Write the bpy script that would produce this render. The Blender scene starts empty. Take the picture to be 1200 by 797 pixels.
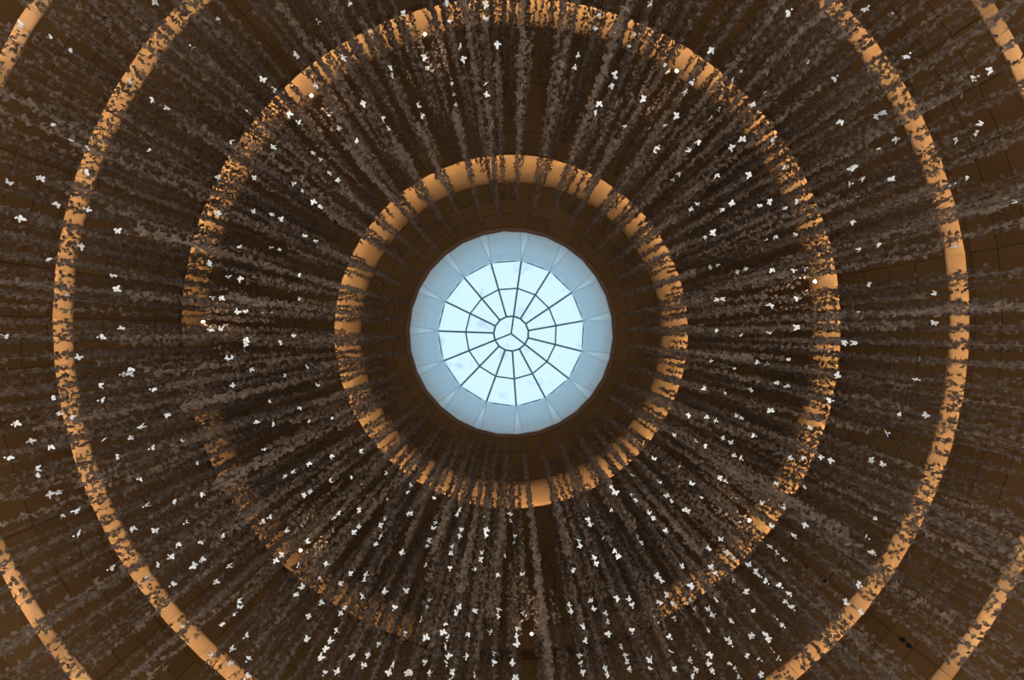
import bpy, bmesh, math, random
import numpy as np
from mathutils import Vector, Matrix

rnd = random.Random(7)
PI = math.pi
scene = bpy.context.scene
C = scene.collection

# ------------------------------------------------------------------ camera
# the camera stands on the floor of the rotunda and looks (almost) straight up.
# world X = picture right, world Y = picture down, world Z = up
F = 600.0                      # focal length in pixels of the 1200 px wide frame
PPX, PPY = 599.0, 411.0        # principal point
TILT = math.atan(20.0 / F)     # the zenith shows 20 px above the principal point
cam_d = bpy.data.cameras.new('camera')
cam_d.sensor_width = 36.0
cam_d.lens = F * 36.0 / 1200.0
cam_d.shift_x = (600.0 - PPX) / 1200.0
cam_d.shift_y = (PPY - 398.5) / 1200.0
cam_d.clip_start = 0.05
cam_d.clip_end = 400
cam = bpy.data.objects.new('camera', cam_d)
C.objects.link(cam)
Fv = Vector((0, math.sin(TILT), math.cos(TILT)))
Dv = Vector((0, math.cos(TILT), -math.sin(TILT)))
Xv = Vector((1, 0, 0))
cam.matrix_world = Matrix((Xv, -Dv, -Fv)).transposed().to_4x4()
scene.camera = cam

def ray(px, py):
    d = Fv + Xv * ((px - PPX) / F) + Dv * ((py - PPY) / F)
    return d / d.z             # direction with z = 1

def polar(px, py):             # tangent of the zenith angle, azimuth
    d = ray(px, py)
    return math.hypot(d.x, d.y), math.atan2(d.y, d.x)

# ------------------------------------------------------------------ sky, exposure
w = bpy.data.worlds.new('World')
scene.world = w
w.use_nodes = True
bgn = w.node_tree.nodes['Background']
bgn.inputs[0].default_value = (0.63, 0.84, 0.98, 1)      # bright overcast sky
bgn.inputs[1].default_value = 0.95
vs = scene.view_settings
vs.view_transform = 'Standard'
vs.look = 'None'
vs.exposure = 0.30
vs.gamma = 1.0
vs.use_curve_mapping = False
scene.cycles.max_bounces = 6
scene.cycles.diffuse_bounces = 4
scene.cycles.transparent_max_bounces = 12

GALLERY_W = 760.0       # each lamp group of the lit storeys under the dome, on the wall all round, below the picture
for i in range(8):
    a_ = 2 * PI * (i + 0.5) / 8
    ld = bpy.data.lights.new('gallery_lamps_offscreen', 'AREA')
    ld.shape = 'RECTANGLE'
    ld.size, ld.size_y = 6.0, 1.2
    ld.energy = GALLERY_W
    ld.color = (1.0, 0.98, 0.95)
    lo = bpy.data.objects.new('gallery_lamps_offscreen', ld)
    C.objects.link(lo)
    p_ = Vector((12.4 * math.cos(a_), 12.4 * math.sin(a_), 1.6))
    lo.location = p_
    lo.rotation_euler = (Vector((0, 0, 2.4)) - p_).to_track_quat('-Z', 'Y').to_euler()
SPOT_W = 600.0          # spotlights on the second cove
TUBE = 215.0              # cove tubes
# ------------------------------------------------------------------ materials
def mat(name, col, rough=0.7, spec=0.2, noise=None, vary=0.0, metal=0.0):
    m = bpy.data.materials.new(name)
    m.use_nodes = True
    nt = m.node_tree
    b = nt.nodes['Principled BSDF']
    b.inputs['Base Color'].default_value = (*col, 1)
    b.inputs['Roughness'].default_value = rough
    b.inputs['Metallic'].default_value = metal
    b.inputs['Specular IOR Level'].default_value = spec
    if noise or vary:
        hsv = nt.nodes.new('ShaderNodeHueSaturation')
        hsv.inputs['Color'].default_value = (*col, 1)
        val = None
        if noise:
            tc = nt.nodes.new('ShaderNodeTexCoord')
            n = nt.nodes.new('ShaderNodeTexNoise')
            n.inputs['Scale'].default_value = noise[0]
            n.inputs['Detail'].default_value = 4
            nt.links.new(tc.outputs['Object'], n.inputs['Vector'])
            mr = nt.nodes.new('ShaderNodeMapRange')
            mr.inputs['From Min'].default_value = 0.3
            mr.inputs['From Max'].default_value = 0.7
            mr.inputs['To Min'].default_value = 1 - noise[1]
            mr.inputs['To Max'].default_value = 1 + noise[1]
            nt.links.new(n.outputs['Fac'], mr.inputs['Value'])
            val = mr.outputs[0]
        if vary:
            oi = nt.nodes.new('ShaderNodeObjectInfo')
            mr2 = nt.nodes.new('ShaderNodeMapRange')
            mr2.inputs['To Min'].default_value = 1 - vary
            mr2.inputs['To Max'].default_value = 1 + vary
            nt.links.new(oi.outputs['Random'], mr2.inputs['Value'])
            if val is None:
                val = mr2.outputs[0]
            else:
                mu = nt.nodes.new('ShaderNodeMath')
                mu.operation = 'MULTIPLY'
                nt.links.new(val, mu.inputs[0])
                nt.links.new(mr2.outputs[0], mu.inputs[1])
                val = mu.outputs[0]
        nt.links.new(val, hsv.inputs['Value'])
        nt.links.new(hsv.outputs[0], b.inputs['Base Color'])
    return m

def emis(name, col, s):
    m = bpy.data.materials.new(name)
    m.use_nodes = True
    nt = m.node_tree
    b = nt.nodes['Principled BSDF']
    b.inputs['Base Color'].default_value = (*col, 1)
    b.inputs['Emission Color'].default_value = (*col, 1)
    b.inputs['Emission Strength'].default_value = s
    return m

def paper(name, col, trans, vary=0.15):
    m = bpy.data.materials.new(name)
    m.use_nodes = True
    nt = m.node_tree
    nt.nodes.clear()
    out = nt.nodes.new('ShaderNodeOutputMaterial')
    geo = nt.nodes.new('ShaderNodeNewGeometry')
    hsv = nt.nodes.new('ShaderNodeHueSaturation')
    hsv.inputs['Color'].default_value = (*col, 1)
    mr = nt.nodes.new('ShaderNodeMapRange')
    mr.inputs['To Min'].default_value = 1 - vary
    mr.inputs['To Max'].default_value = 1 + vary
    nt.links.new(geo.outputs['Random Per Island'], mr.inputs['Value'])
    nt.links.new(mr.outputs[0], hsv.inputs['Value'])
    d = nt.nodes.new('ShaderNodeBsdfDiffuse')
    t = nt.nodes.new('ShaderNodeBsdfTranslucent')
    mx = nt.nodes.new('ShaderNodeMixShader')
    mx.inputs[0].default_value = trans
    nt.links.new(hsv.outputs[0], d.inputs[0])
    nt.links.new(hsv.outputs[0], t.inputs[0])
    nt.links.new(d.outputs[0], mx.inputs[1])
    nt.links.new(t.outputs[0], mx.inputs[2])
    nt.links.new(mx.outputs[0], out.inputs[0])
    return m

def glass_mat():
    m = bpy.data.materials.new('frosted_glass')
    m.use_nodes = True
    nt = m.node_tree
    nt.nodes.clear()
    out = nt.nodes.new('ShaderNodeOutputMaterial')
    tr = nt.nodes.new('ShaderNodeBsdfTransparent')
    tl = nt.nodes.new('ShaderNodeBsdfTranslucent')
    gl = nt.nodes.new('ShaderNodeBsdfGlossy')
    gl.inputs['Roughness'].default_value = 0.35
    m1 = nt.nodes.new('ShaderNodeMixShader')
    m2 = nt.nodes.new('ShaderNodeMixShader')
    # round smudges of dirt on the panes
    tc = nt.nodes.new('ShaderNodeTexCoord')
    vo = nt.nodes.new('ShaderNodeTexNoise')
    vo.inputs['Scale'].default_value = 1.1
    vo.inputs['Detail'].default_value = 3
    nt.links.new(tc.outputs['Object'], vo.inputs['Vector'])
    mr = nt.nodes.new('ShaderNodeMapRange')
    mr.inputs['From Min'].default_value = 0.60
    mr.inputs['From Max'].default_value = 0.72
    mr.inputs['To Min'].default_value = 0.0
    mr.inputs['To Max'].default_value = 1.0
    nt.links.new(vo.outputs['Fac'], mr.inputs['Value'])
    mc = nt.nodes.new('ShaderNodeMix')
    mc.data_type = 'RGBA'
    mc.inputs[6].default_value = (0.93, 0.97, 0.98, 1)
    mc.inputs[7].default_value = (0.70, 0.76, 0.78, 1)
    nt.links.new(mr.outputs[0], mc.inputs[0])
    nt.links.new(mc.outputs[2], tr.inputs[0])
    nt.links.new(mc.outputs[2], tl.inputs[0])
    m1.inputs[0].default_value = 0.35
    nt.links.new(tr.outputs[0], m1.inputs[1])
    nt.links.new(tl.outputs[0], m1.inputs[2])
    m2.inputs[0].default_value = 0.004
    nt.links.new(m1.outputs[0], m2.inputs[1])
    nt.links.new(gl.outputs[0], m2.inputs[2])
    nt.links.new(m2.outputs[0], out.inputs[0])
    return m

OCHRE = (0.52, 0.24, 0.062)
M = {
    'panel': mat('brown_ceiling_panel', (0.10, 0.050, 0.0165), 0.8, 0.1, (0.8, 0.08), 0.10),
    'backing': mat('pale_ochre_joint', (0.125, 0.063, 0.021), 0.8, 0.1, (2.0, 0.08)),
    'cove': mat('ochre_cove_paint', (0.10, 0.050, 0.0165), 0.75, 0.12, (0.7, 0.06), 0.05),
    'lip': mat('ochre_lip_paint', (0.10, 0.050, 0.0165), 0.75, 0.12, (0.7, 0.06)),
    'rim': mat('brown_rim_paint', (0.12, 0.068, 0.045), 0.7, 0.1, (1.5, 0.08)),
    'drum': paper('pale_blue_lining', (0.78, 0.89, 0.94), 0.46, 0.012),
    'gusset': paper('pale_blue_gusset', (0.75, 0.87, 0.93), 0.46, 0.02),
    'seam': mat('blue_grey_seam', (0.45, 0.58, 0.65), 0.6, 0.2, (6, 0.05)),
    'mullion': mat('blue_grey_mullion_metal', (0.14, 0.28, 0.33), 0.45, 0.4, (5.0, 0.05)),
    'glass': glass_mat(),
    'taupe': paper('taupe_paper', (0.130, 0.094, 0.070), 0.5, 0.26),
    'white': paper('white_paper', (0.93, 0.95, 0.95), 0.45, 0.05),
    'cord': mat('nylon_cord', (0.20, 0.16, 0.13), 0.5, 0.3, (20, 0.1)),
    'bead': mat('clear_white_bead', (0.92, 0.93, 0.95), 0.15, 0.6, (30, 0.02)),
    'black': mat('black_metal', (0.006, 0.006, 0.006), 0.6, 0.2, (10, 0.1)),
    'steel': mat('grey_lamp_metal', (0.18, 0.17, 0.16), 0.4, 0.5, (10, 0.1), 0.0, 0.6),
    'lens': emis('lit_halogen_lens', (1.0, 0.86, 0.66), 22.0),
    'tube_0': emis('warm_cove_tube_0', (1.0, 0.85, 0.62), TUBE * 1.0),
    'tube_1': emis('warm_cove_tube_1', (1.0, 0.85, 0.62), TUBE * 1.05),
    'tube_2': emis('warm_cove_tube_2', (1.0, 0.85, 0.62), TUBE * 0.85),
    'tube_3': emis('warm_cove_tube_3', (1.0, 0.85, 0.62), TUBE * 1.0),
    'tube_dim': emis('dim_cove_tube', (1.0, 0.82, 0.56), TUBE * 0.42),
    'wall': mat('brown_wall_paint', (0.10, 0.050, 0.0165), 0.8, 0.1, (0.6, 0.08)),
    'floor': mat('dark_stone_floor', (0.10, 0.085, 0.07), 0.4, 0.3, (1.2, 0.15)),
}

# ------------------------------------------------------------------ helpers
def mesh_obj(name, verts, faces, m, parent=None, smooth=False):
    me = bpy.data.meshes.new(name)
    me.from_pydata([tuple(v) for v in verts], [], faces)
    me.update()
    me.materials.append(M[m])
    if smooth:
        me.polygons.foreach_set('use_smooth', [True] * len(me.polygons))
    o = bpy.data.objects.new(name, me)
    C.objects.link(o)
    if parent:
        o.parent = parent
    return o

def link_copy(name, me, parent, mw=None):
    o = bpy.data.objects.new(name, me)
    C.objects.link(o)
    o.parent = parent
    if mw is not None:
        o.matrix_local = mw
    return o

def empty(name, loc=(0, 0, 0)):
    o = bpy.data.objects.new(name, None)
    o.empty_display_size = 0.2
    o.location = loc
    C.objects.link(o)
    return o

def tag(o, label=None, cat=None, group=None, kind=None):
    if label: o['label'] = label
    if cat: o['category'] = cat
    if group: o['group'] = group
    if kind: o['kind'] = kind
    return o

def cyl(R, a, z):
    return (R * math.cos(a), R * math.sin(a), z)

def revolve(name, prof, n, m, parent=None, a0=0.0):
    """ring of flat facets swept along a list of (R, z)"""
    v, f = [], []
    k = len(prof)
    for i in range(n):
        a = a0 + 2 * PI * i / n
        for R, z in prof:
            v.append(cyl(R, a, z))
    for i in range(n):
        j = (i + 1) % n
        for q in range(k - 1):
            f.append((i * k + q, j * k + q, j * k + q + 1, i * k + q + 1))
    return mesh_obj(name, v, f, m, parent)

def sector_box(p0, p1, half, gap, th, nrm):
    """flat panel between profile points p0 and p1 (R, z), +-half angle, thickness th along nrm (R, z)"""
    dR, dz = p1[0] - p0[0], p1[1] - p0[1]
    L = math.hypot(dR, dz)
    u = (dR / L, dz / L)
    q0 = (p0[0] + u[0] * gap, p0[1] + u[1] * gap)
    q1 = (p1[0] - u[0] * gap, p1[1] - u[1] * gap)
    v = []
    for off in (0.0, th):
        for q in (q0, q1):
            R, z = q[0] + nrm[0] * off, q[1] + nrm[1] * off
            h = R * math.tan(half) - gap
            x = R * math.cos(half) if False else R
            for s in (-1, 1):
                v.append((x * math.cos(half), s * (x * math.sin(half) - gap), z))
    f = [(0, 1, 3, 2), (4, 6, 7, 5), (0, 4, 5, 1), (2, 3, 7, 6), (0, 2, 6, 4), (1, 5, 7, 3)]
    return v, f

def rotz(a):
    return Matrix.Rotation(a, 4, 'Z')

A0 = -math.radians(82.0)       # azimuth of one skylight mullion (82 degrees in the picture)
# ------------------------------------------------------------------ the dome: profile points (R, z)
def P(r, z):
    return (r / F * z, z)

OC = P(119.0, 21.0)            # edge of the round opening
A_in = P(123.5, 20.95)
coves = [  # top of band, top of lip, bottom of lip
    (P(175.5, 20.10), P(207.0, 19.60), P(209.0, 19.45)),
    (P(353.0, 17.00), P(386.0, 16.55), P(390.5, 16.36)),
    (P(512.0, 14.10), P(537.0, 13.80), P(543.5, 13.65)),
    (P(649.0, 11.83), P(671.0, 11.66), P(677.0, 11.57)),
]
zones = [(A_in, coves[0][0], 3, 30), (coves[0][2], coves[1][0], 5, 60),
         (coves[1][2], coves[2][0], 4, 60), (coves[2][2], coves[3][0], 3, 60)]

def dome_z(R):
    """height of the ceiling surface above radius R"""
    for p0, p1, _, _ in zones:
        if R <= p1[0]:
            if R < p0[0]:
                return p0[1]
            t = (R - p0[0]) / (p1[0] - p0[0])
            return p0[1] + t * (p1[1] - p0[1])
    return 12.0

zone_names = ['ceiling', 'ceiling', 'ceiling', 'ceiling']
zone_labels = ['innermost ceiling ring of brown panels around the skylight',
               'ceiling ring of brown panels between first and second lit cove',
               'ceiling ring of brown panels between second and third lit cove',
               'lowest ceiling ring of brown panels above the fourth lit cove']
for zi, (p0, p1, rows, n) in enumerate(zones):
    dR, dz = p1[0] - p0[0], p1[1] - p0[1]
    L = math.hypot(dR, dz)
    nrm = (dz / L, -dR / L)            # points down / towards the axis
    if nrm[1] > 0:
        nrm = (-nrm[0], -nrm[1])
    ph = A0
    back = 0.035
    root = revolve(zone_names[zi], [(p0[0] - nrm[0] * back, p0[1] - nrm[1] * back),
                                    (p1[0] - nrm[0] * back, p1[1] - nrm[1] * back)], n, 'backing', a0=ph)
    tag(root, zone_labels[zi], 'ceiling', kind='structure')
    for r in range(rows):
        q0 = (p0[0] + dR * r / rows, p0[1] + dz * r / rows)
        q1 = (p0[0] + dR * (r + 1) / rows, p0[1] + dz * (r + 1) / rows)
        v, f = sector_box(q0, q1, PI / n, 0.012, -back * 0.98, nrm)
        me = bpy.data.meshes.new('ceiling_panel')
        me.from_pydata(v, [], f)
        me.update()
        me.materials.append(M['panel'])
        for i in range(n):
            link_copy('ceiling_panel', me, root, rotz(ph + (i + 0.5) * 2 * PI / n))

# coves: a bright painted band, a lip that hides the tubes, the trough behind it
cove_words = ['first', 'second', 'third', 'fourth']
def lit(k, phi):                       # phi = picture angle in degrees; 0 off, 1 dim, 2 full
    if k != 1:
        return 2
    if 246 < phi < 300: return 0
    if 182 < phi < 196: return 0
    if 160 < phi < 172: return 1
    if 196 <= phi <= 246 or 172 <= phi <= 182: return 1
    return 2
for k, (top, lt, lb) in enumerate(coves):
    n = 60
    # the tubes lie so deep behind the lip that their light just reaches the top edge of the band
    cut = (top[1] - lt[1]) / (lt[0] - top[0])
    dt = 0.65
    Rt, zt = lt[0] + dt, lt[1] - cut * dt + 0.04
    bb = (Rt + 0.40, lt[1] + 0.02)              # foot of the band behind the lip
    root = revolve('trim_%d' % (k + 1), [lb, lt, (lt[0] + 0.03, lt[1]), (lt[0] + 0.03, lb[1] + 0.06), (Rt - 0.05, zt - 0.05),
                                         (Rt + 0.1, zt - 0.06), (bb[0] + 0.04, zt + 0.05), (bb[0] + 0.04, bb[1] + 0.02)], n, 'lip', a0=A0)
    tag(root, 'ochre lip and trough of the %s lit cove ring' % cove_words[k], 'trim', kind='structure')
    dR, dz = bb[0] - top[0], bb[1] - top[1]
    L = math.hypot(dR, dz)
    nrm = (dz / L, -dR / L)
    if nrm[1] > 0: nrm = (-nrm[0], -nrm[1])
    v, f = sector_box(top, bb, PI / n, 0.0 if k < 2 else 0.003, -0.04, nrm)
    me = bpy.data.meshes.new('cove_panel')
    me.from_pydata(v, [], f); me.update(); me.materials.append(M['cove'])
    for i in range(n):
        link_copy('cove_panel', me, root, rotz(A0 + (i + 0.5) * 2 * PI / n))
    # tubes
    nt_ = 30
    hl = Rt * math.sin(PI / nt_) * 0.96
    tv, tf = [], []
    for e, s in enumerate((-1, 1)):
        for q in range(8):
            a = 2 * PI * q / 8
            tv.append((Rt * math.cos(PI / nt_) + 0.03 * math.cos(a), s * hl, zt + 0.03 * math.sin(a)))
    for q in range(8):
        tf.append((q, (q + 1) % 8, 8 + (q + 1) % 8, 8 + q))
    tf += [tuple(range(7, -1, -1)), tuple(range(8, 16))]
    mes = {}
    for nm in ('tube_%d' % k, 'tube_dim'):
        tm = bpy.data.meshes.new('light_tube')
        tm.from_pydata(tv, [], tf); tm.update(); tm.materials.append(M[nm]); mes[nm] = tm
    for i in range(nt_):
        a = A0 + (i + 0.5) * 2 * PI / nt_
        st = lit(k, (-math.degrees(a)) % 360)
        if st:
            link_copy('light_tube', mes['tube_%d' % k if st == 2 else 'tube_dim'], root, rotz(a))

# rim of the opening
rim = revolve('trim_5', [(A_in[0] + 0.02, A_in[1] + 0.02), (A_in[0], A_in[1] - 0.05), (OC[0], OC[1] - 0.05), (OC[0], OC[1] + 0.1)], 30, 'rim', a0=A0)
tag(rim, 'narrow brown rim around the round skylight opening', 'trim', kind='structure')

# wall and floor below the picture, closing the room
lbR, lbz = coves[3][2]
wall = revolve('wall_round', [(lbR, lbz), (lbR + 0.25, lbz - 0.5), (lbR + 0.6, -1.6)], 60, 'wall', a0=A0)
tag(wall, 'round brown wall below the lowest lit cove', 'wall', kind='structure')
fl = mesh_obj('floor', [cyl(lbR + 0.8, 2 * PI * i / 60, -1.6) for i in range(60)], [tuple(range(60))], 'floor')
tag(fl, 'dark stone floor of the rotunda', 'floor', kind='structure')
# outer roof shell keeps the sky out behind the panels
shell = revolve('ceiling_shell', [(lbR + 0.5, lbz - 0.6), (lbR + 1.2, lbz + 1.5), (13.6, 15.6), (11.8, 18.6), (7.6, 21.2), (5.0, 22.0), (4.6, 21.6), (OC[0] + 0.02, OC[1] + 0.06)], 60, 'backing', a0=A0)
tag(shell, 'outer roof shell above the brown ceiling panels', 'roof', kind='structure')

# ------------------------------------------------------------------ skylight
sky = empty('window_1', (0, 0, OC[1]))
tag(sky, 'round skylight with fifteen radial mullions and pale lining', 'skylight', kind='structure')
inv = Matrix.Translation((0, 0, -OC[1]))
def sk(name, v, f, m):
    o = mesh_obj(name, [Vector(p) - Vector((0, 0, OC[1])) for p in v], f, m, sky)
    return o
GT = P(85.0, 23.6)             # edge of the glass
RG, ZG = GT
def zg(R):                     # shallow glass dome
    return ZG + 0.5 * (1 - (R / RG) ** 2)
R_mid = 53.0 / F * 24.0
R_in = 20.4 / F * 24.1
seams = []
for i in range(15):
    am = A0 + i * 2 * PI / 15              # mullion
    an = A0 + (i + 1) * 2 * PI / 15
    ah = (am + an) / 2
    g = math.radians(2.9)
    Rb = OC[0]
    Rtop, ztop = RG + 0.03, ZG + 0.12
    # flat lining panel in two folds, between two gussets
    b0, b1, b2 = cyl(Rb * 1.0, am + g, OC[1]), cyl(Rb, ah, OC[1]), cyl(Rb, an - g, OC[1])
    t0, t1, t2 = cyl(Rtop, am, ztop), cyl(Rtop, ah, ztop), cyl(Rtop, an, ztop)
    rows = 4
    for r in range(rows):
        u0, u1 = r / rows, (r + 1) / rows
        lp = lambda a, b, u: tuple(a[c] + (b[c] - a[c]) * u for c in range(3))
        for (ba, bb_, ta, tb) in ((b0, b1, t0, t1), (b1, b2, t1, t2)):
            e = 0.0015
            v = [lp(lp(ba, ta, u0 + e), lp(bb_, tb, u0 + e), 0.003), lp(lp(ba, ta, u0 + e), lp(bb_, tb, u0 + e), 0.997),
                 lp(lp(ba, ta, u1 - e), lp(bb_, tb, u1 - e), 0.997), lp(lp(ba, ta, u1 - e), lp(bb_, tb, u1 - e), 0.003)]
            vo = [(p[0] * 1.01, p[1] * 1.01, p[2]) for p in v]
            sk('lining_panel', v + vo, [(0, 1, 2, 3), (7, 6, 5, 4), (0, 4, 5, 1), (2, 6, 7, 3), (1, 5, 6, 2), (0, 3, 7, 4)], 'drum')
    # gusset: narrow triangle that opens downwards from the mullion tip
    gb0, gb1 = cyl(Rb, am - g, OC[1]), cyl(Rb, am + g, OC[1])
    gm = cyl(Rb * 1.004, am, OC[1])
    sk('gusset', [gb0, gm, t0, gb1], [(0, 1, 2), (1, 3, 2)], 'gusset')
    seams += [(gb0, t0), (gb1, t0)]
def bar(p, q, wd, dp):
    p, q = Vector(p), Vector(q)
    d = (q - p).normalized()
    s = d.cross(Vector((0, 0, 1))).normalized() * wd / 2
    u = s.cross(d).normalized() * dp
    v = [p - s, p + s, p + s + u, p - s + u, q - s, q + s, q + s + u, q - s + u]
    f = [(0, 1, 2, 3), (7, 6, 5, 4), (0, 4, 5, 1), (1, 5, 6, 2), (2, 6, 7, 3), (3, 7, 4, 0)]
    return v, f
for p, q in seams:
    v, f = bar(Vector(p) * 0.998, Vector(q) * 0.998, 0.022, 0.012)
    sk('seam', v, f, 'seam')
for i in range(15):
    am = A0 + i * 2 * PI / 15
    an = A0 + (i + 1) * 2 * PI / 15
    v, f = bar(cyl(RG, am, zg(RG) - 0.09), cyl(R_in, am, zg(R_in) - 0.09), 0.085, 0.08)
    sk('mullion', v, f, 'mullion')
    v, f = bar(cyl(R_mid, am, zg(R_mid) - 0.08), cyl(R_mid, an, zg(R_mid) - 0.08), 0.066, 0.07)
    sk('ring_bar', v, f, 'mullion')
    v, f = bar(cyl(R_in, am, zg(R_in) - 0.09), cyl(R_in, an, zg(R_in) - 0.09), 0.085, 0.08)
    sk('ring_bar', v, f, 'mullion')
    # curved edge bar, seen as a dark sliver between two mullions
    ah = (am + an) / 2
    ev = []
    for (a, rr) in ((am, RG * 1.0), (ah - 0.09, RG * 0.983), (ah + 0.09, RG * 0.983), (an, RG * 1.0)):
        ev += [cyl(rr, a, ZG - 0.02), cyl(RG * 1.0, a, ZG - 0.02)]
    sk('edge_bar', ev, [(0, 2, 3, 1), (2, 4, 5, 3), (4, 6, 7, 5)], 'mullion')
    # panes
    for (Ra, Rb_) in ((R_in, R_mid), (R_mid, RG * 1.01)):
        sk('pane', [cyl(Ra, am, zg(Ra)), cyl(Rb_, am, zg(min(Rb_, RG))), cyl(Rb_, an, zg(min(Rb_, RG))), cyl(Ra, an, zg(Ra))], [(0, 1, 2, 3)], 'glass')
for i in range(3):
    am = A0 + i * 2 * PI / 3
    v, f = bar(cyl(R_in, am, zg(R_in) - 0.09), (0, 0, zg(0) - 0.09), 0.078, 0.08)
    sk('mullion', v, f, 'mullion')
    pts = [(0, 0, zg(0))] + [cyl(R_in, am + q * 2 * PI / 15, zg(R_in)) for q in range(6)]
    sk('pane', pts, [tuple(range(7))], 'glass')

# ------------------------------------------------------------------ butterflies
def wing_outline(s, a, flat=False):
    """one side of a butterfly, s = +-1, a = dihedral angle; wingspan about 1"""
    if flat:
        pts = [(0.0, 0.10), (0.30, 0.36), (0.52, 0.33), (0.40, 0.02), (0.36, -0.26), (0.14, -0.34), (0.0, -0.12)]
    else:
        pts = [(0.0, 0.10), (0.22, 0.34), (0.44, 0.40), (0.53, 0.30), (0.45, 0.08), (0.30, -0.02), (0.40, -0.16),
               (0.33, -0.36), (0.16, -0.40), (0.04, -0.22), (0.0, -0.10)]
    return [(s * x * math.cos(a), y, x * math.sin(a)) for x, y in pts]

def butterfly_mesh(name, a, m):
    v, f = [], []
    for s in (-1, 1):
        o = wing_outline(s, a)
        b = len(v)
        v += o
        n = len(o)
        idx = [b + i for i in range(n)]
        cut = 5
        f.append(tuple(idx[0:cut + 1]))                     # fore wing
        f.append(tuple([idx[0]] + idx[cut:]))               # hind wing
    # slim body with a head
    b = len(v)
    for y, r in ((0.24, 0.012), (0.18, 0.035), (0.02, 0.03), (-0.24, 0.012)):
        for q in range(5):
            t = 2 * PI * q / 5
            v.append((r * math.cos(t), y, 0.01 + r * math.sin(t)))
    for k in range(3):
        for q in range(5):
            f.append((b + k * 5 + q, b + k * 5 + (q + 1) % 5, b + k * 5 + 5 + (q + 1) % 5, b + k * 5 + 5 + q))
    f.append(tuple(b + q for q in range(5)))
    f.append(tuple(b + 15 + q for q in reversed(range(5))))
    me = bpy.data.meshes.new(name)
    me.from_pydata(v, [], f)
    me.update()
    me.materials.append(M[m])
    return me

dihs = [0.25, 0.45, 0.65, 0.85, 1.05]
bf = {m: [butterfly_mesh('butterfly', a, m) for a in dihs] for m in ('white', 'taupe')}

# far / dense butterflies: two wings of seven points each, joined strand by strand
base = []
for a in dihs:
    base.append(np.array(wing_outline(-1, a, True) + wing_outline(1, a, True)))
NW = 7
nprng = np.random.default_rng(11)

def random_rot(n, tilt):
    """n rotation matrices: yaw anywhere, tilt up to +-tilt round a random axis"""
    yaw = nprng.uniform(0, 2 * PI, n)
    ax = nprng.uniform(0, 2 * PI, n)
    tl = nprng.normal(0, tilt, n)
    cy, sy = np.cos(yaw), np.sin(yaw)
    Z = np.zeros((n, 3, 3))
    Z[:, 0, 0] = cy; Z[:, 0, 1] = -sy; Z[:, 1, 0] = sy; Z[:, 1, 1] = cy; Z[:, 2, 2] = 1
    kx, ky = np.cos(ax), np.sin(ax)
    c, s = np.cos(tl), np.sin(tl)
    T = np.zeros((n, 3, 3))
    T[:, 0, 0] = c + kx * kx * (1 - c); T[:, 0, 1] = kx * ky * (1 - c); T[:, 0, 2] = ky * s
    T[:, 1, 0] = kx * ky * (1 - c); T[:, 1, 1] = c + ky * ky * (1 - c); T[:, 1, 2] = -kx * s
    T[:, 2, 0] = -ky * s; T[:, 2, 1] = kx * s; T[:, 2, 2] = c
    return T @ Z

def cluster_geo(pos, size):
    n = len(pos)
    d = nprng.integers(0, len(dihs), n)
    b = np.stack(base)[d]                                # n, 14, 3
    R = random_rot(n, 0.9)
    v = np.einsum('nij,nkj->nki', R, b) * size[:, None, None] + pos[:, None, :]
    return v.reshape(-1, 3)

def cluster_mesh(name, verts, m):
    nv = len(verts)
    nf = nv // NW
    me = bpy.data.meshes.new(name)
    me.vertices.add(nv)
    me.vertices.foreach_set('co', verts.astype(np.float32).ravel())
    me.loops.add(nv)
    me.loops.foreach_set('vertex_index', np.arange(nv, dtype=np.int32))
    me.polygons.add(nf)
    me.polygons.foreach_set('loop_start', np.arange(nf, dtype=np.int32) * NW)
    me.polygons.foreach_set('loop_total', np.full(nf, NW, dtype=np.int32))
    me.update(calc_edges=True)
    me.materials.append(M[m])
    return me

SPAN = 0.135
STEP = 0.088
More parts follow.
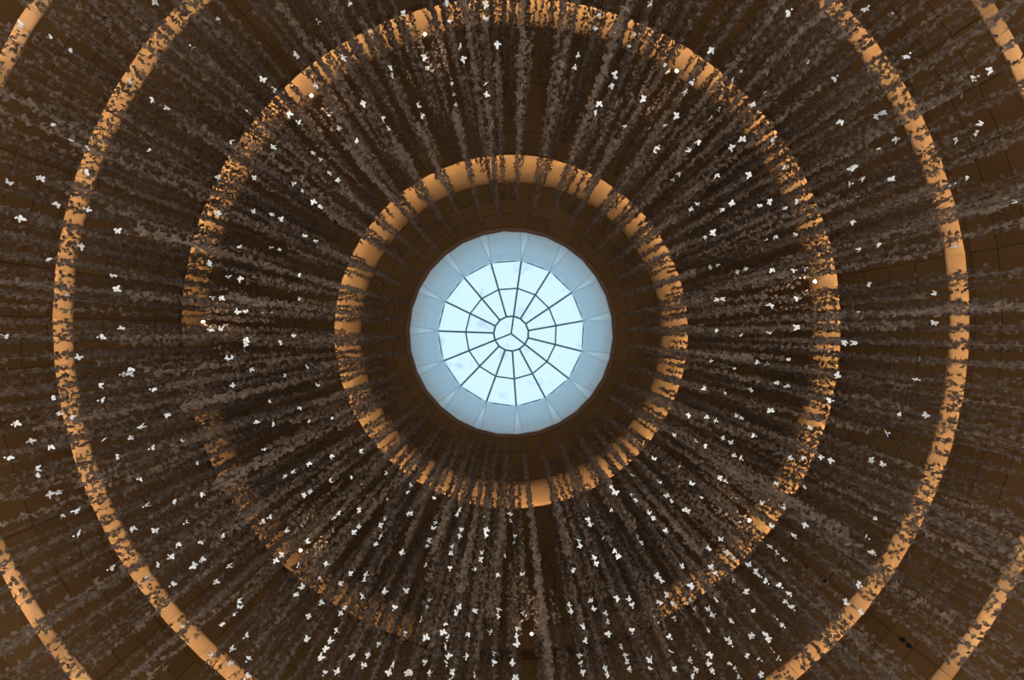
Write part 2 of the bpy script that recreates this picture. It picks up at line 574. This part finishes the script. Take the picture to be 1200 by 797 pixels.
# white (1) and pale grey (0) butterflies at the strand ends, read off the photograph:
# tile origin, then points inside the tile at 3.983 times its scale
T = 3.983
tiles = [
 (0, 0, [(725,12),(898,222),(715,465),(782,500)], [(235,180),(690,210),(605,380),(240,575),(330,660),(400,690),(705,700),(95,115),(320,235)]),
 (240, 0, [(528,100),(678,10),(430,257),(270,370),(322,415),(205,523),(928,65),(645,268),(520,395),(395,533),(625,595),(318,682),(508,713),(705,660),(862,318),(885,350),(742,480),(830,555),(860,595)],
   [(435,572),(582,545),(545,738),(122,658),(780,150),(60,90)]),
 (480, 0, [(168,10),(355,20),(68,265),(240,215),(412,205),(205,440),(355,395),(38,492),(768,310),(948,360),(885,485)],
   [(185,90),(355,85),(90,320),(250,275),(195,390),(215,485),(358,440),(50,540),(785,255),(885,70),(865,130),(940,400),(865,520)]),
 (720, 0, [(170,15),(818,55),(455,235),(230,305),(365,380),(135,460),(485,510),(448,550),(645,490),(740,648),(52,590),(290,540),(390,662),(545,690),(598,650),(205,685),(182,710),(800,780),(8,345)],
   [(595,328),(548,370),(705,440),(330,425),(240,580),(350,700),(905,280),(75,210),(95,155)]),
 (960, 0, [(75,362),(218,40),(410,258),(728,365),(295,525),(360,653),(163,785)],
   [(340,70),(798,328),(265,540),(235,320),(755,575),(735,620),(640,655),(100,570),(280,690)]),
 (0, 200, [(190,35),(395,5),(92,225),(408,180),(548,280),(378,352),(530,487),(545,552),(565,738),(470,778)],
   [(265,158),(220,410),(313,585),(290,430),(140,530),(20,775),(40,55)]),
 (240, 200, [(60,32),(230,32),(62,198),(415,60),(460,90),(508,145),(580,8),(225,190),(310,205),(350,228),(470,310),(160,360),(310,358),(22,435),(165,500),(435,488),(35,590),(440,600),(195,655),(310,675),(75,740),(412,768),(190,790)],
   [(540,165),(625,40),(515,330),(345,378),(110,495),(78,585),(150,658),(270,662),(25,740)]),
 (720, 200, [(300,15),(270,40),(478,22),(628,20),(355,175),(505,180),(550,155),(680,172),(798,175),(858,140),(845,303),(425,318),(452,462),(615,460),(738,465),(890,455),(480,612),(610,628),(730,628),(858,598),(480,745),(595,768),(725,752),(852,732)],
   [(390,155),(725,145),(750,310),(460,290),(705,320),(485,440),(575,470),(840,458),(505,595)]),
 (960, 200, [(160,8),(200,35),(145,65),(333,45),(620,65),(640,350),(540,710)],
   [(925,142),(700,30),(190,368),(275,340),(235,530),(178,658),(540,570),(160,238),(120,795)]),
 (0, 400, [(365,75),(615,125),(572,155),(712,222),(472,275),(780,340),(657,400),(612,452),(708,500),(75,385),(143,468),(42,538),(270,695),(232,715),(355,780),(680,768),(948,712)],
   [(605,160),(468,208),(480,460),(545,540),(850,468),(235,495),(175,595),(170,632),(480,648),(648,642),(808,745),(240,262),(335,358),(275,335),(915,572)]),
 (240, 400, [(192,12),(352,8),(105,80),(218,132),(130,205),(372,160),(475,120),(525,205),(440,312),(240,380),(325,390),(490,375),(600,355),(630,408),(275,502),(485,573),(590,538),(728,515),(410,610),(585,652),(690,635),(738,665),(490,700),(463,718),(848,615),(850,738),(720,782),(945,700)],
   [(132,85),(300,285),(375,635)]),
 (480, 560, [(8,40),(115,100),(10,168),(225,145),(225,175),(118,205),(112,235),(95,292),(240,245),(195,320),(192,352),(72,410),(190,425),(348,178),(362,245),(355,272),(338,350),(303,432),(412,452),(442,368),(470,200),(488,275),(528,450),(835,128),(845,220),(830,200),(795,320),(765,432),(905,285),(870,375),(872,405),(935,45),(945,70),(945,150),(95,572),(222,602),(222,632),(305,618),(412,648),(530,632),(52,662),(172,680),(155,722),(178,750),(170,782),(75,745),(375,722),(490,705),(500,740),(502,775),(742,595),(752,625),(848,572),(860,612),(918,635),(928,672),(930,732),(812,695),(825,762)],
   [(80,320),(235,270),(332,382),(468,170),(490,298),(785,295),(82,605),(420,615),(270,730)]),
 (720, 400, [(448,92),(712,105),(810,80),(755,205),(640,228),(520,240),(345,345),(435,355),(572,345),(592,358),(730,325),(910,408),(282,438),(378,472),(508,455),(545,472),(655,440),(555,535),(592,550),(185,548),(305,588),(490,640),(362,665),(210,660),(85,628),(270,745),(100,740),(685,755),(335,790),(5,705)],
   [(560,122),(670,100),(808,210),(420,218),(475,372),(418,488),(520,655),(248,715),(80,718),(755,665),(885,685),(880,548),(822,545),(795,775),(408,735)]),
 (960, 400, [(165,8),(88,160),(455,180),(500,345),(315,425),(298,575),(55,555),(55,275)], [(120,12),(470,85),(378,345),(242,558),(10,538)]),
 (0, 597, [(360,118),(515,275),(622,88),(725,98),(868,62),(938,150),(797,222),(938,230),(803,352)],
   [(285,30),(350,5),(828,165),(735,262),(905,262),(680,325),(945,495),(848,545)]),
 (240, 597, [(300,35),(380,98),(360,215),(330,240),(438,262),(50,340),(112,265),(600,40),(628,25),(720,5),(820,75),(695,110),(718,80),(820,130),(800,160),(920,205),(568,258),(740,328),(735,408),(680,300),(635,345),(840,385),(938,380),(882,462),(632,487),(540,437),(428,395),(458,365),(485,500),(605,562),(597,622),(575,660),(478,605),(540,692),(558,765),(615,758),(690,685),(765,685),(810,632),(868,720),(860,760),(935,580),(945,765),(80,530),(190,592),(127,652),(202,700),(38,678),(122,720),(195,780),(950,20)],
   [(268,60),(80,125),(845,48),(480,150),(755,310),(650,455),(740,730),(160,425),(135,485),(165,458),(45,445),(540,315)]),
 (480, 597, [(175,685),(70,715),(10,760),(195,792),(305,770),(390,718),(482,718),(495,785),(265,690),(805,680),(808,720),(808,765),(910,742),(920,775),(95,765)], [(175,720),(390,670),(210,760)]),
 (720, 597, [(160,18),(180,42),(340,12),(240,102),(125,158),(15,190),(18,220),(498,140),(440,182),(722,182),(838,128),(890,72),(555,232),(455,270),(315,265),(202,312),(215,335),(242,400),(210,432),(268,440),(360,360),(350,435),(377,467),(82,412),(82,452),(12,415),(557,332),(615,385),(635,250),(665,287),(712,340),(778,355),(815,395),(802,432),(832,462),(795,232),(435,465),(548,520),(738,515),(787,542),(705,590),(718,605),(737,657),(680,697),(767,693),(640,590),(530,605),(545,630),(447,680),(375,645),(355,708),(380,752),(358,780),(458,755),(565,745),(585,780),(685,770),(280,510),(200,540),(262,595),(80,570),(48,632),(62,678),(60,708),(72,748),(168,705)],
   [(108,130),(590,55),(735,78),(525,205),(475,302),(685,302),(755,205),(460,495),(475,420),(432,718),(545,712),(162,745),(280,748),(445,570),(620,685),(180,508),(260,665),(650,480)]),
 (960, 597, [(222,132),(250,205),(185,350),(125,432)], [(262,45),(195,480)]),
]
pts = []
for ox, oy, wh, gr in tiles:
    for g, lst in ((1, wh), (0, gr)):
        for x, y in lst:
            t, th = polar(ox + x / T, oy + y / T)
            pts.append([t, th, g, False])
# neighbours along one radial line hang on one strand
pts.sort(key=lambda p: -p[0])
tails = []
for i, p in enumerate(pts):
    if p[3]:
        continue
    p[3] = True
    chain = [p]
    for q in pts[i + 1:]:
        if q[3]:
            continue
        dth = (q[1] - p[1] + PI) % (2 * PI) - PI
        gap = (chain[-1][0] - q[0]) * F
        if gap > 15:
            break
        if abs(dth) * q[0] * F < 4.5 and gap > 2.0 and len(chain) < 4:
            q[3] = True
            chain.append(q)
    tails.append(chain)

def tail_z(t):
    r = t * F
    return 11.2 - (min(max(r, 240), 640) - 240) / 400 * 2.6

strands = []     # dict: R, th, ztop, zend, light = [(z, grade)]
grid = {}
SPOT_AT = []
def free(R, th, dmin=0.25):
    x, y = R * math.cos(th), R * math.sin(th)
    if any((u - x) ** 2 + (v - y) ** 2 < 0.16 for u, v in SPOT_AT):
        return False
    gx, gy = int(x // 0.25), int(y // 0.25)
    for i in (-1, 0, 1):
        for j in (-1, 0, 1):
            for (u, v) in grid.get((gx + i, gy + j), ()):
                if (u - x) ** 2 + (v - y) ** 2 < dmin * dmin:
                    return False
    return True
def take(R, th):
    x, y = R * math.cos(th), R * math.sin(th)
    grid.setdefault((int(x // 0.25), int(y // 0.25)), []).append((x, y))
spots_px = [(498, 40), (365, 112), (238, 377), (352, 645), (623, 743), (878, 610), (955, 330), (793, 83)]
for p_ in spots_px:
    t_, h_ = polar(*p_)
    SPOT_AT.append((t_ * 16.4 * math.cos(h_), t_ * 16.4 * math.sin(h_)))
for ch in tails:
    t0 = ch[0][0]
    z0 = tail_z(t0)
    z0 *= rnd.uniform(1.0, 1.27 if t0 < 0.5 else 1.15)
    R = max(t0 * z0, 4.40)
    for k in range(70):                       # hang it clear of its neighbours
        Rk = R + 0.07 * ((k + 1) // 2) * (-1) ** k
        if Rk >= 4.38 and free(Rk, ch[0][1]):
            R = Rk
            break
    z0 = R / t0
    take(R, ch[0][1])
    strands.append(dict(R=R, th=ch[0][1], ztop=dome_z(R) - 0.04, zend=z0,
                        light=[(R / c[0], c[2]) for c in ch], show=len(ch) + 2 * sum(c[2] for c in ch)))
n_tail = len(strands)
# all-taupe strands on 42 spokes round the opening
SP = 42
PH = -math.radians(1.9)
rings = [(4.42, 1.0, 1), (4.8, 0.5, 1), (5.2, 0.7, 1), (5.7, 0.8, 1), (6.2, 0.9, 1), (6.7, 0.8, 1),
         (7.2, 0.8, 1), (7.7, 0.65, 2), (8.2, 0.85, 3), (8.7, 0.85, 3), (9.2, 1.0, 5), (9.7, 1.0, 6)]
fill = []
heads = [(R_ / z_, s_['th'], R_) for s_ in strands for R_ in [s_['R']] for z_, g_ in s_['light'] if g_]
heads += [(*polar(*p_), 99.0) for p_ in spots_px]
for ri, (R0, dens, rep_) in enumerate(rings):
    for i in range(SP):
        for k in range(rep_):
            if rnd.random() > dens:
                continue
            for attempt in range(16):
                R = R0 + rnd.uniform(0.0, 0.05 if ri == 0 else 0.40)
                sg = 0.010 if ri == 0 else min(0.020 + 0.004 * ri + 0.002 * attempt, 0.06)
                th = PH + i * 2 * PI / SP + rnd.gauss(0, sg)
                if R > 8.0 and k > 0:                     # the outer strands also fill the gaps
                    th = rnd.uniform(0, 2 * PI)
                if free(R, th):
                    break
            else:
                continue
            take(R, th)
            q = rnd.random()
            if R < 6.3:
                t_end = rnd.uniform(0.40, 0.95) if q < 0.93 else 1.28
            else:
                t_end = rnd.uniform(0.70, 1.2) if q < (0.45 if R < 8 else 0.2) else 1.26
            for (tt, hh, RR) in heads:                   # do not hang in front of a white tip
                if RR > R and tt < t_end + 0.02 and abs((hh - th + PI) % (2 * PI) - PI) < 0.13 / R:
                    t_end = min(t_end, tt - 0.03)
            if t_end < R / dome_z(R) + 0.06:
                continue
            fill.append(dict(R=R, th=th, ztop=dome_z(R) - 0.04, zend=R / t_end, light=[], show=1.5 if t_end > 0.9 else 0.5))
strands += fill

def strand_points(s):
    z = max([l[0] for l in s['light']]) + 0.16 if s['light'] else s['zend'] + 0.05
    zs = []
    while z < s['ztop'] - 0.12:
        zs.append(z)
        z += STEP * rnd.uniform(0.7, 1.35)
    zs = np.array(zs)
    n = len(zs)
    x = s['R'] * math.cos(s['th']) + np.clip(nprng.normal(0, 0.034, n), -0.048, 0.048)
    y = s['R'] * math.sin(s['th']) + np.clip(nprng.normal(0, 0.034, n), -0.048, 0.048)
    sz = 0.93 * SPAN * nprng.uniform(0.75, 1.15, n)
    return np.stack([x, y, zs], 1), sz

def cord_geo(x, y, z0, z1, r=0.0025):
    v = [(x + r * math.cos(q * 2 * PI / 3), y + r * math.sin(q * 2 * PI / 3), z) for z in (z0, z1) for q in range(3)]
    return v, [(0, 1, 4, 3), (1, 2, 5, 4), (2, 0, 3, 5)]

# bead mesh
bm = bmesh.new()
bmesh.ops.create_icosphere(bm, subdivisions=1, radius=0.017)
bead = bpy.data.meshes.new('bead')
bm.to_mesh(bead); bm.free()
bead.materials.append(M['bead'])

def rand_mat(loc, size, tilt=0.5):
    e = Matrix.Rotation(rnd.uniform(0, 2 * PI), 4, 'Z')
    a = Vector((math.cos(rnd.uniform(0, 6.28)), math.sin(rnd.uniform(0, 6.28)), 0)).normalized()
    tl = Matrix.Rotation(rnd.gauss(0, tilt), 4, a)
    return Matrix.Translation(loc) @ tl @ e @ Matrix.Scale(size, 4)

num = {0: 'no', 1: 'one', 2: 'two', 3: 'three', 4: 'four'}
order = sorted(range(len(strands)), key=lambda i: -strands[i]['show'])
things = set(order[:300])
rest_dark, rest_white, rest_cord = [], [], ([], [])
for i, s in enumerate(strands):
    x, y = s['R'] * math.cos(s['th']), s['R'] * math.sin(s['th'])
    pos, sz = strand_points(s)
    if i not in things:
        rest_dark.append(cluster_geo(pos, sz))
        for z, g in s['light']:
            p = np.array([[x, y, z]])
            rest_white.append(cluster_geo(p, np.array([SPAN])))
        v, f = cord_geo(x, y, s['zend'], s['ztop'])
        b = len(rest_cord[0])
        rest_cord[0].extend(v); rest_cord[1].extend(tuple(b + q for q in ff) for ff in f)
        continue
    root = empty('butterfly_strand', (x, y, s['ztop']))
    org = np.array([x, y, s['ztop']])
    nw, ng = len(s['light']), 0
    zone = 'beside skylight' if s['R'] < coves[0][0][0] else ('under first cove' if s['R'] < coves[0][2][0] + 0.3 else 'outside first cove')
    dphi = ((-math.degrees(s['th'])) - 273 + 180) % 360 - 180        # from the unlit stretch of the second cove
    turn = 'anticlockwise' if dphi > 0 else 'clockwise'
    side = ('near unlit cove' if abs(dphi) < 28 else 'opposite unlit cove' if abs(dphi) > 150 else
            '%s %s of unlit cove' % ('just' if abs(dphi) < 75 else 'well' if abs(dphi) < 115 else 'far', turn))
    long_ = 'long' if s['zend'] < 9.6 else 'short'
    if nw + ng == 0:
        lab = '%s all-taupe butterfly strand, %s, %s' % (long_, zone, side)
    else:
        a = []
        if nw: a.append('%s white' % num[nw])
        if ng: a.append('%s grey' % num[ng])
        lab = '%s butterfly strand tipped %s, %s, %s' % (long_, ' '.join(a), zone, side)
    grp = lab.replace('strand', 'strands', 1)
    tag(root, lab, 'garland', grp)
    v, f = cord_geo(0, 0, s['zend'] - s['ztop'] - 0.10 * bool(s['light']), 0.0)
    mesh_obj('cord', v, f, 'cord', root)
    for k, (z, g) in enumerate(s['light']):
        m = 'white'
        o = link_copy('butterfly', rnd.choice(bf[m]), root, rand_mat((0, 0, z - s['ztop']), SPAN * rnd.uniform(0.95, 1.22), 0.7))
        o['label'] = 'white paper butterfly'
        link_copy('bead', bead, root, Matrix.Translation((0, 0, z - s['ztop'] - 0.075)))
    # the nearest dark butterflies in view are pieces of their own
    tt = s['R'] / pos[:, 2]
    near = [q for q in np.argsort(pos[:, 2]) if pos[q, 2] < 9.2 and tt[q] < 1.2][:12]
    keep = np.ones(len(pos), bool)
    for q in near:
        keep[q] = False
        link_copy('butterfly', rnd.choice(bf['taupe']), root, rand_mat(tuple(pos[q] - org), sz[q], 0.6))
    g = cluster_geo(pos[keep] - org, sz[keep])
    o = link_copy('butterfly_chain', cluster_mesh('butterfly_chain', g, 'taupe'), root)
    o['kind'] = 'stuff'
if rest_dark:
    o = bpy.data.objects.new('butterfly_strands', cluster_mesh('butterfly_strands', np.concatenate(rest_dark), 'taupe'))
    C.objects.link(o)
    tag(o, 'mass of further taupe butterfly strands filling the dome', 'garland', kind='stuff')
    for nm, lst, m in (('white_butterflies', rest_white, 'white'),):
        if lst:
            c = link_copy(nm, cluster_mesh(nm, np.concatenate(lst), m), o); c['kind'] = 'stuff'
    c = mesh_obj('cords', rest_cord[0], rest_cord[1], 'cord', o); c['kind'] = 'stuff'
print('STRANDS', len(strands), 'tails', n_tail, 'points', len(pts))

# ------------------------------------------------------------------ spotlights on the second cove
def tube_mesh(name, prof, n, m):
    v, f = [], []
    for R, z in prof:
        for q in range(n):
            v.append((R * math.cos(2 * PI * q / n), R * math.sin(2 * PI * q / n), z))
    for k in range(len(prof) - 1):
        for q in range(n):
            f.append((k * n + q, k * n + (q + 1) % n, (k + 1) * n + (q + 1) % n, (k + 1) * n + q))
    f.append(tuple(range(n)))
    f.append(tuple((len(prof) - 1) * n + q for q in reversed(range(n))))
    me = bpy.data.meshes.new(name)
    me.from_pydata(v, [], f); me.update(); me.materials.append(M[m])
    return me
housing = tube_mesh('housing', [(0.06, 0.0), (0.075, 0.03), (0.075, 0.16), (0.05, 0.22), (0.03, 0.24)], 14, 'steel')
lens = tube_mesh('lens', [(0.055, -0.006), (0.062, 0.002)], 14, 'lens')
arm = tube_mesh('bracket', [(0.014, 0.20), (0.014, 0.52)], 8, 'steel')
words = ['upper', 'lower']
for i, (px, py) in enumerate(spots_px):
    t, th = polar(px, py)
    z = 16.4
    R = t * z
    root = empty('spotlight', cyl(R, th, z))
    tag(root, 'small halogen spotlight on the edge of the second lit cove', 'spotlight', 'spotlights on the second lit cove')
    # aim: down and inwards at the strands
    src = Vector(cyl(R, th, z))
    d = (Vector((0, 0, 9.0)) - src).normalized()
    mw = d.to_track_quat('-Z', 'Y').to_matrix().to_4x4() @ Matrix.Scale(0.75, 4)
    link_copy('housing', housing, root, mw)
    link_copy('lens', lens, root, mw)
    link_copy('bracket', arm, root, mw)
    ld = bpy.data.lights.new('spot_beam', 'SPOT')
    ld.energy = SPOT_W
    ld.color = (1.0, 0.82, 0.62)
    ld.spot_size = math.radians(56)
    ld.spot_blend = 0.6
    ld.shadow_soft_size = 0.06
    lo = bpy.data.objects.new('spot_beam', ld)
    C.objects.link(lo)
    lo.parent = root
    lo.matrix_local = mw @ Matrix.Translation((0, 0, -0.05))

# black recessed fittings in the panels
can = tube_mesh('recess', [(0.055, -0.012), (0.055, 0.03)], 12, 'black')
can_rim = tube_mesh('rim', [(0.066, -0.006), (0.066, 0.03)], 12, 'black')
for (px, py, zi) in ((882, 30, 2), (240, 110, 2), (945, 666, 2), (968, 682, 2), (1058, 750, 3), (1065, 757, 3), (121, 18, 3), (896, 13, 2)):
    t, th = polar(px, py)
    p0, p1 = zones[zi][0], zones[zi][1]
    # intersection of the view ray with the cone of the ceiling zone
    k = (p1[0] - p0[0]) / (p1[1] - p0[1])
    z = (p0[0] - k * p0[1]) / (t - k)
    R = t * z * math.cos(PI / 120)
    root = empty('recessed_downlight', cyl(R, th, z))
    tag(root, 'unlit black recessed fitting in the brown ceiling panels', 'downlight', 'black fittings in the ceiling panels')
    dR, dz = p1[0] - p0[0], p1[1] - p0[1]
    nr = Vector((-abs(dz) * math.cos(th), -abs(dz) * math.sin(th), -abs(dR))).normalized()
    mw = nr.to_track_quat('-Z', 'Y').to_matrix().to_4x4()
    link_copy('rim', can_rim, root, mw)
    link_copy('recess', can, root, mw @ Matrix.Translation((0, 0, -0.002)))
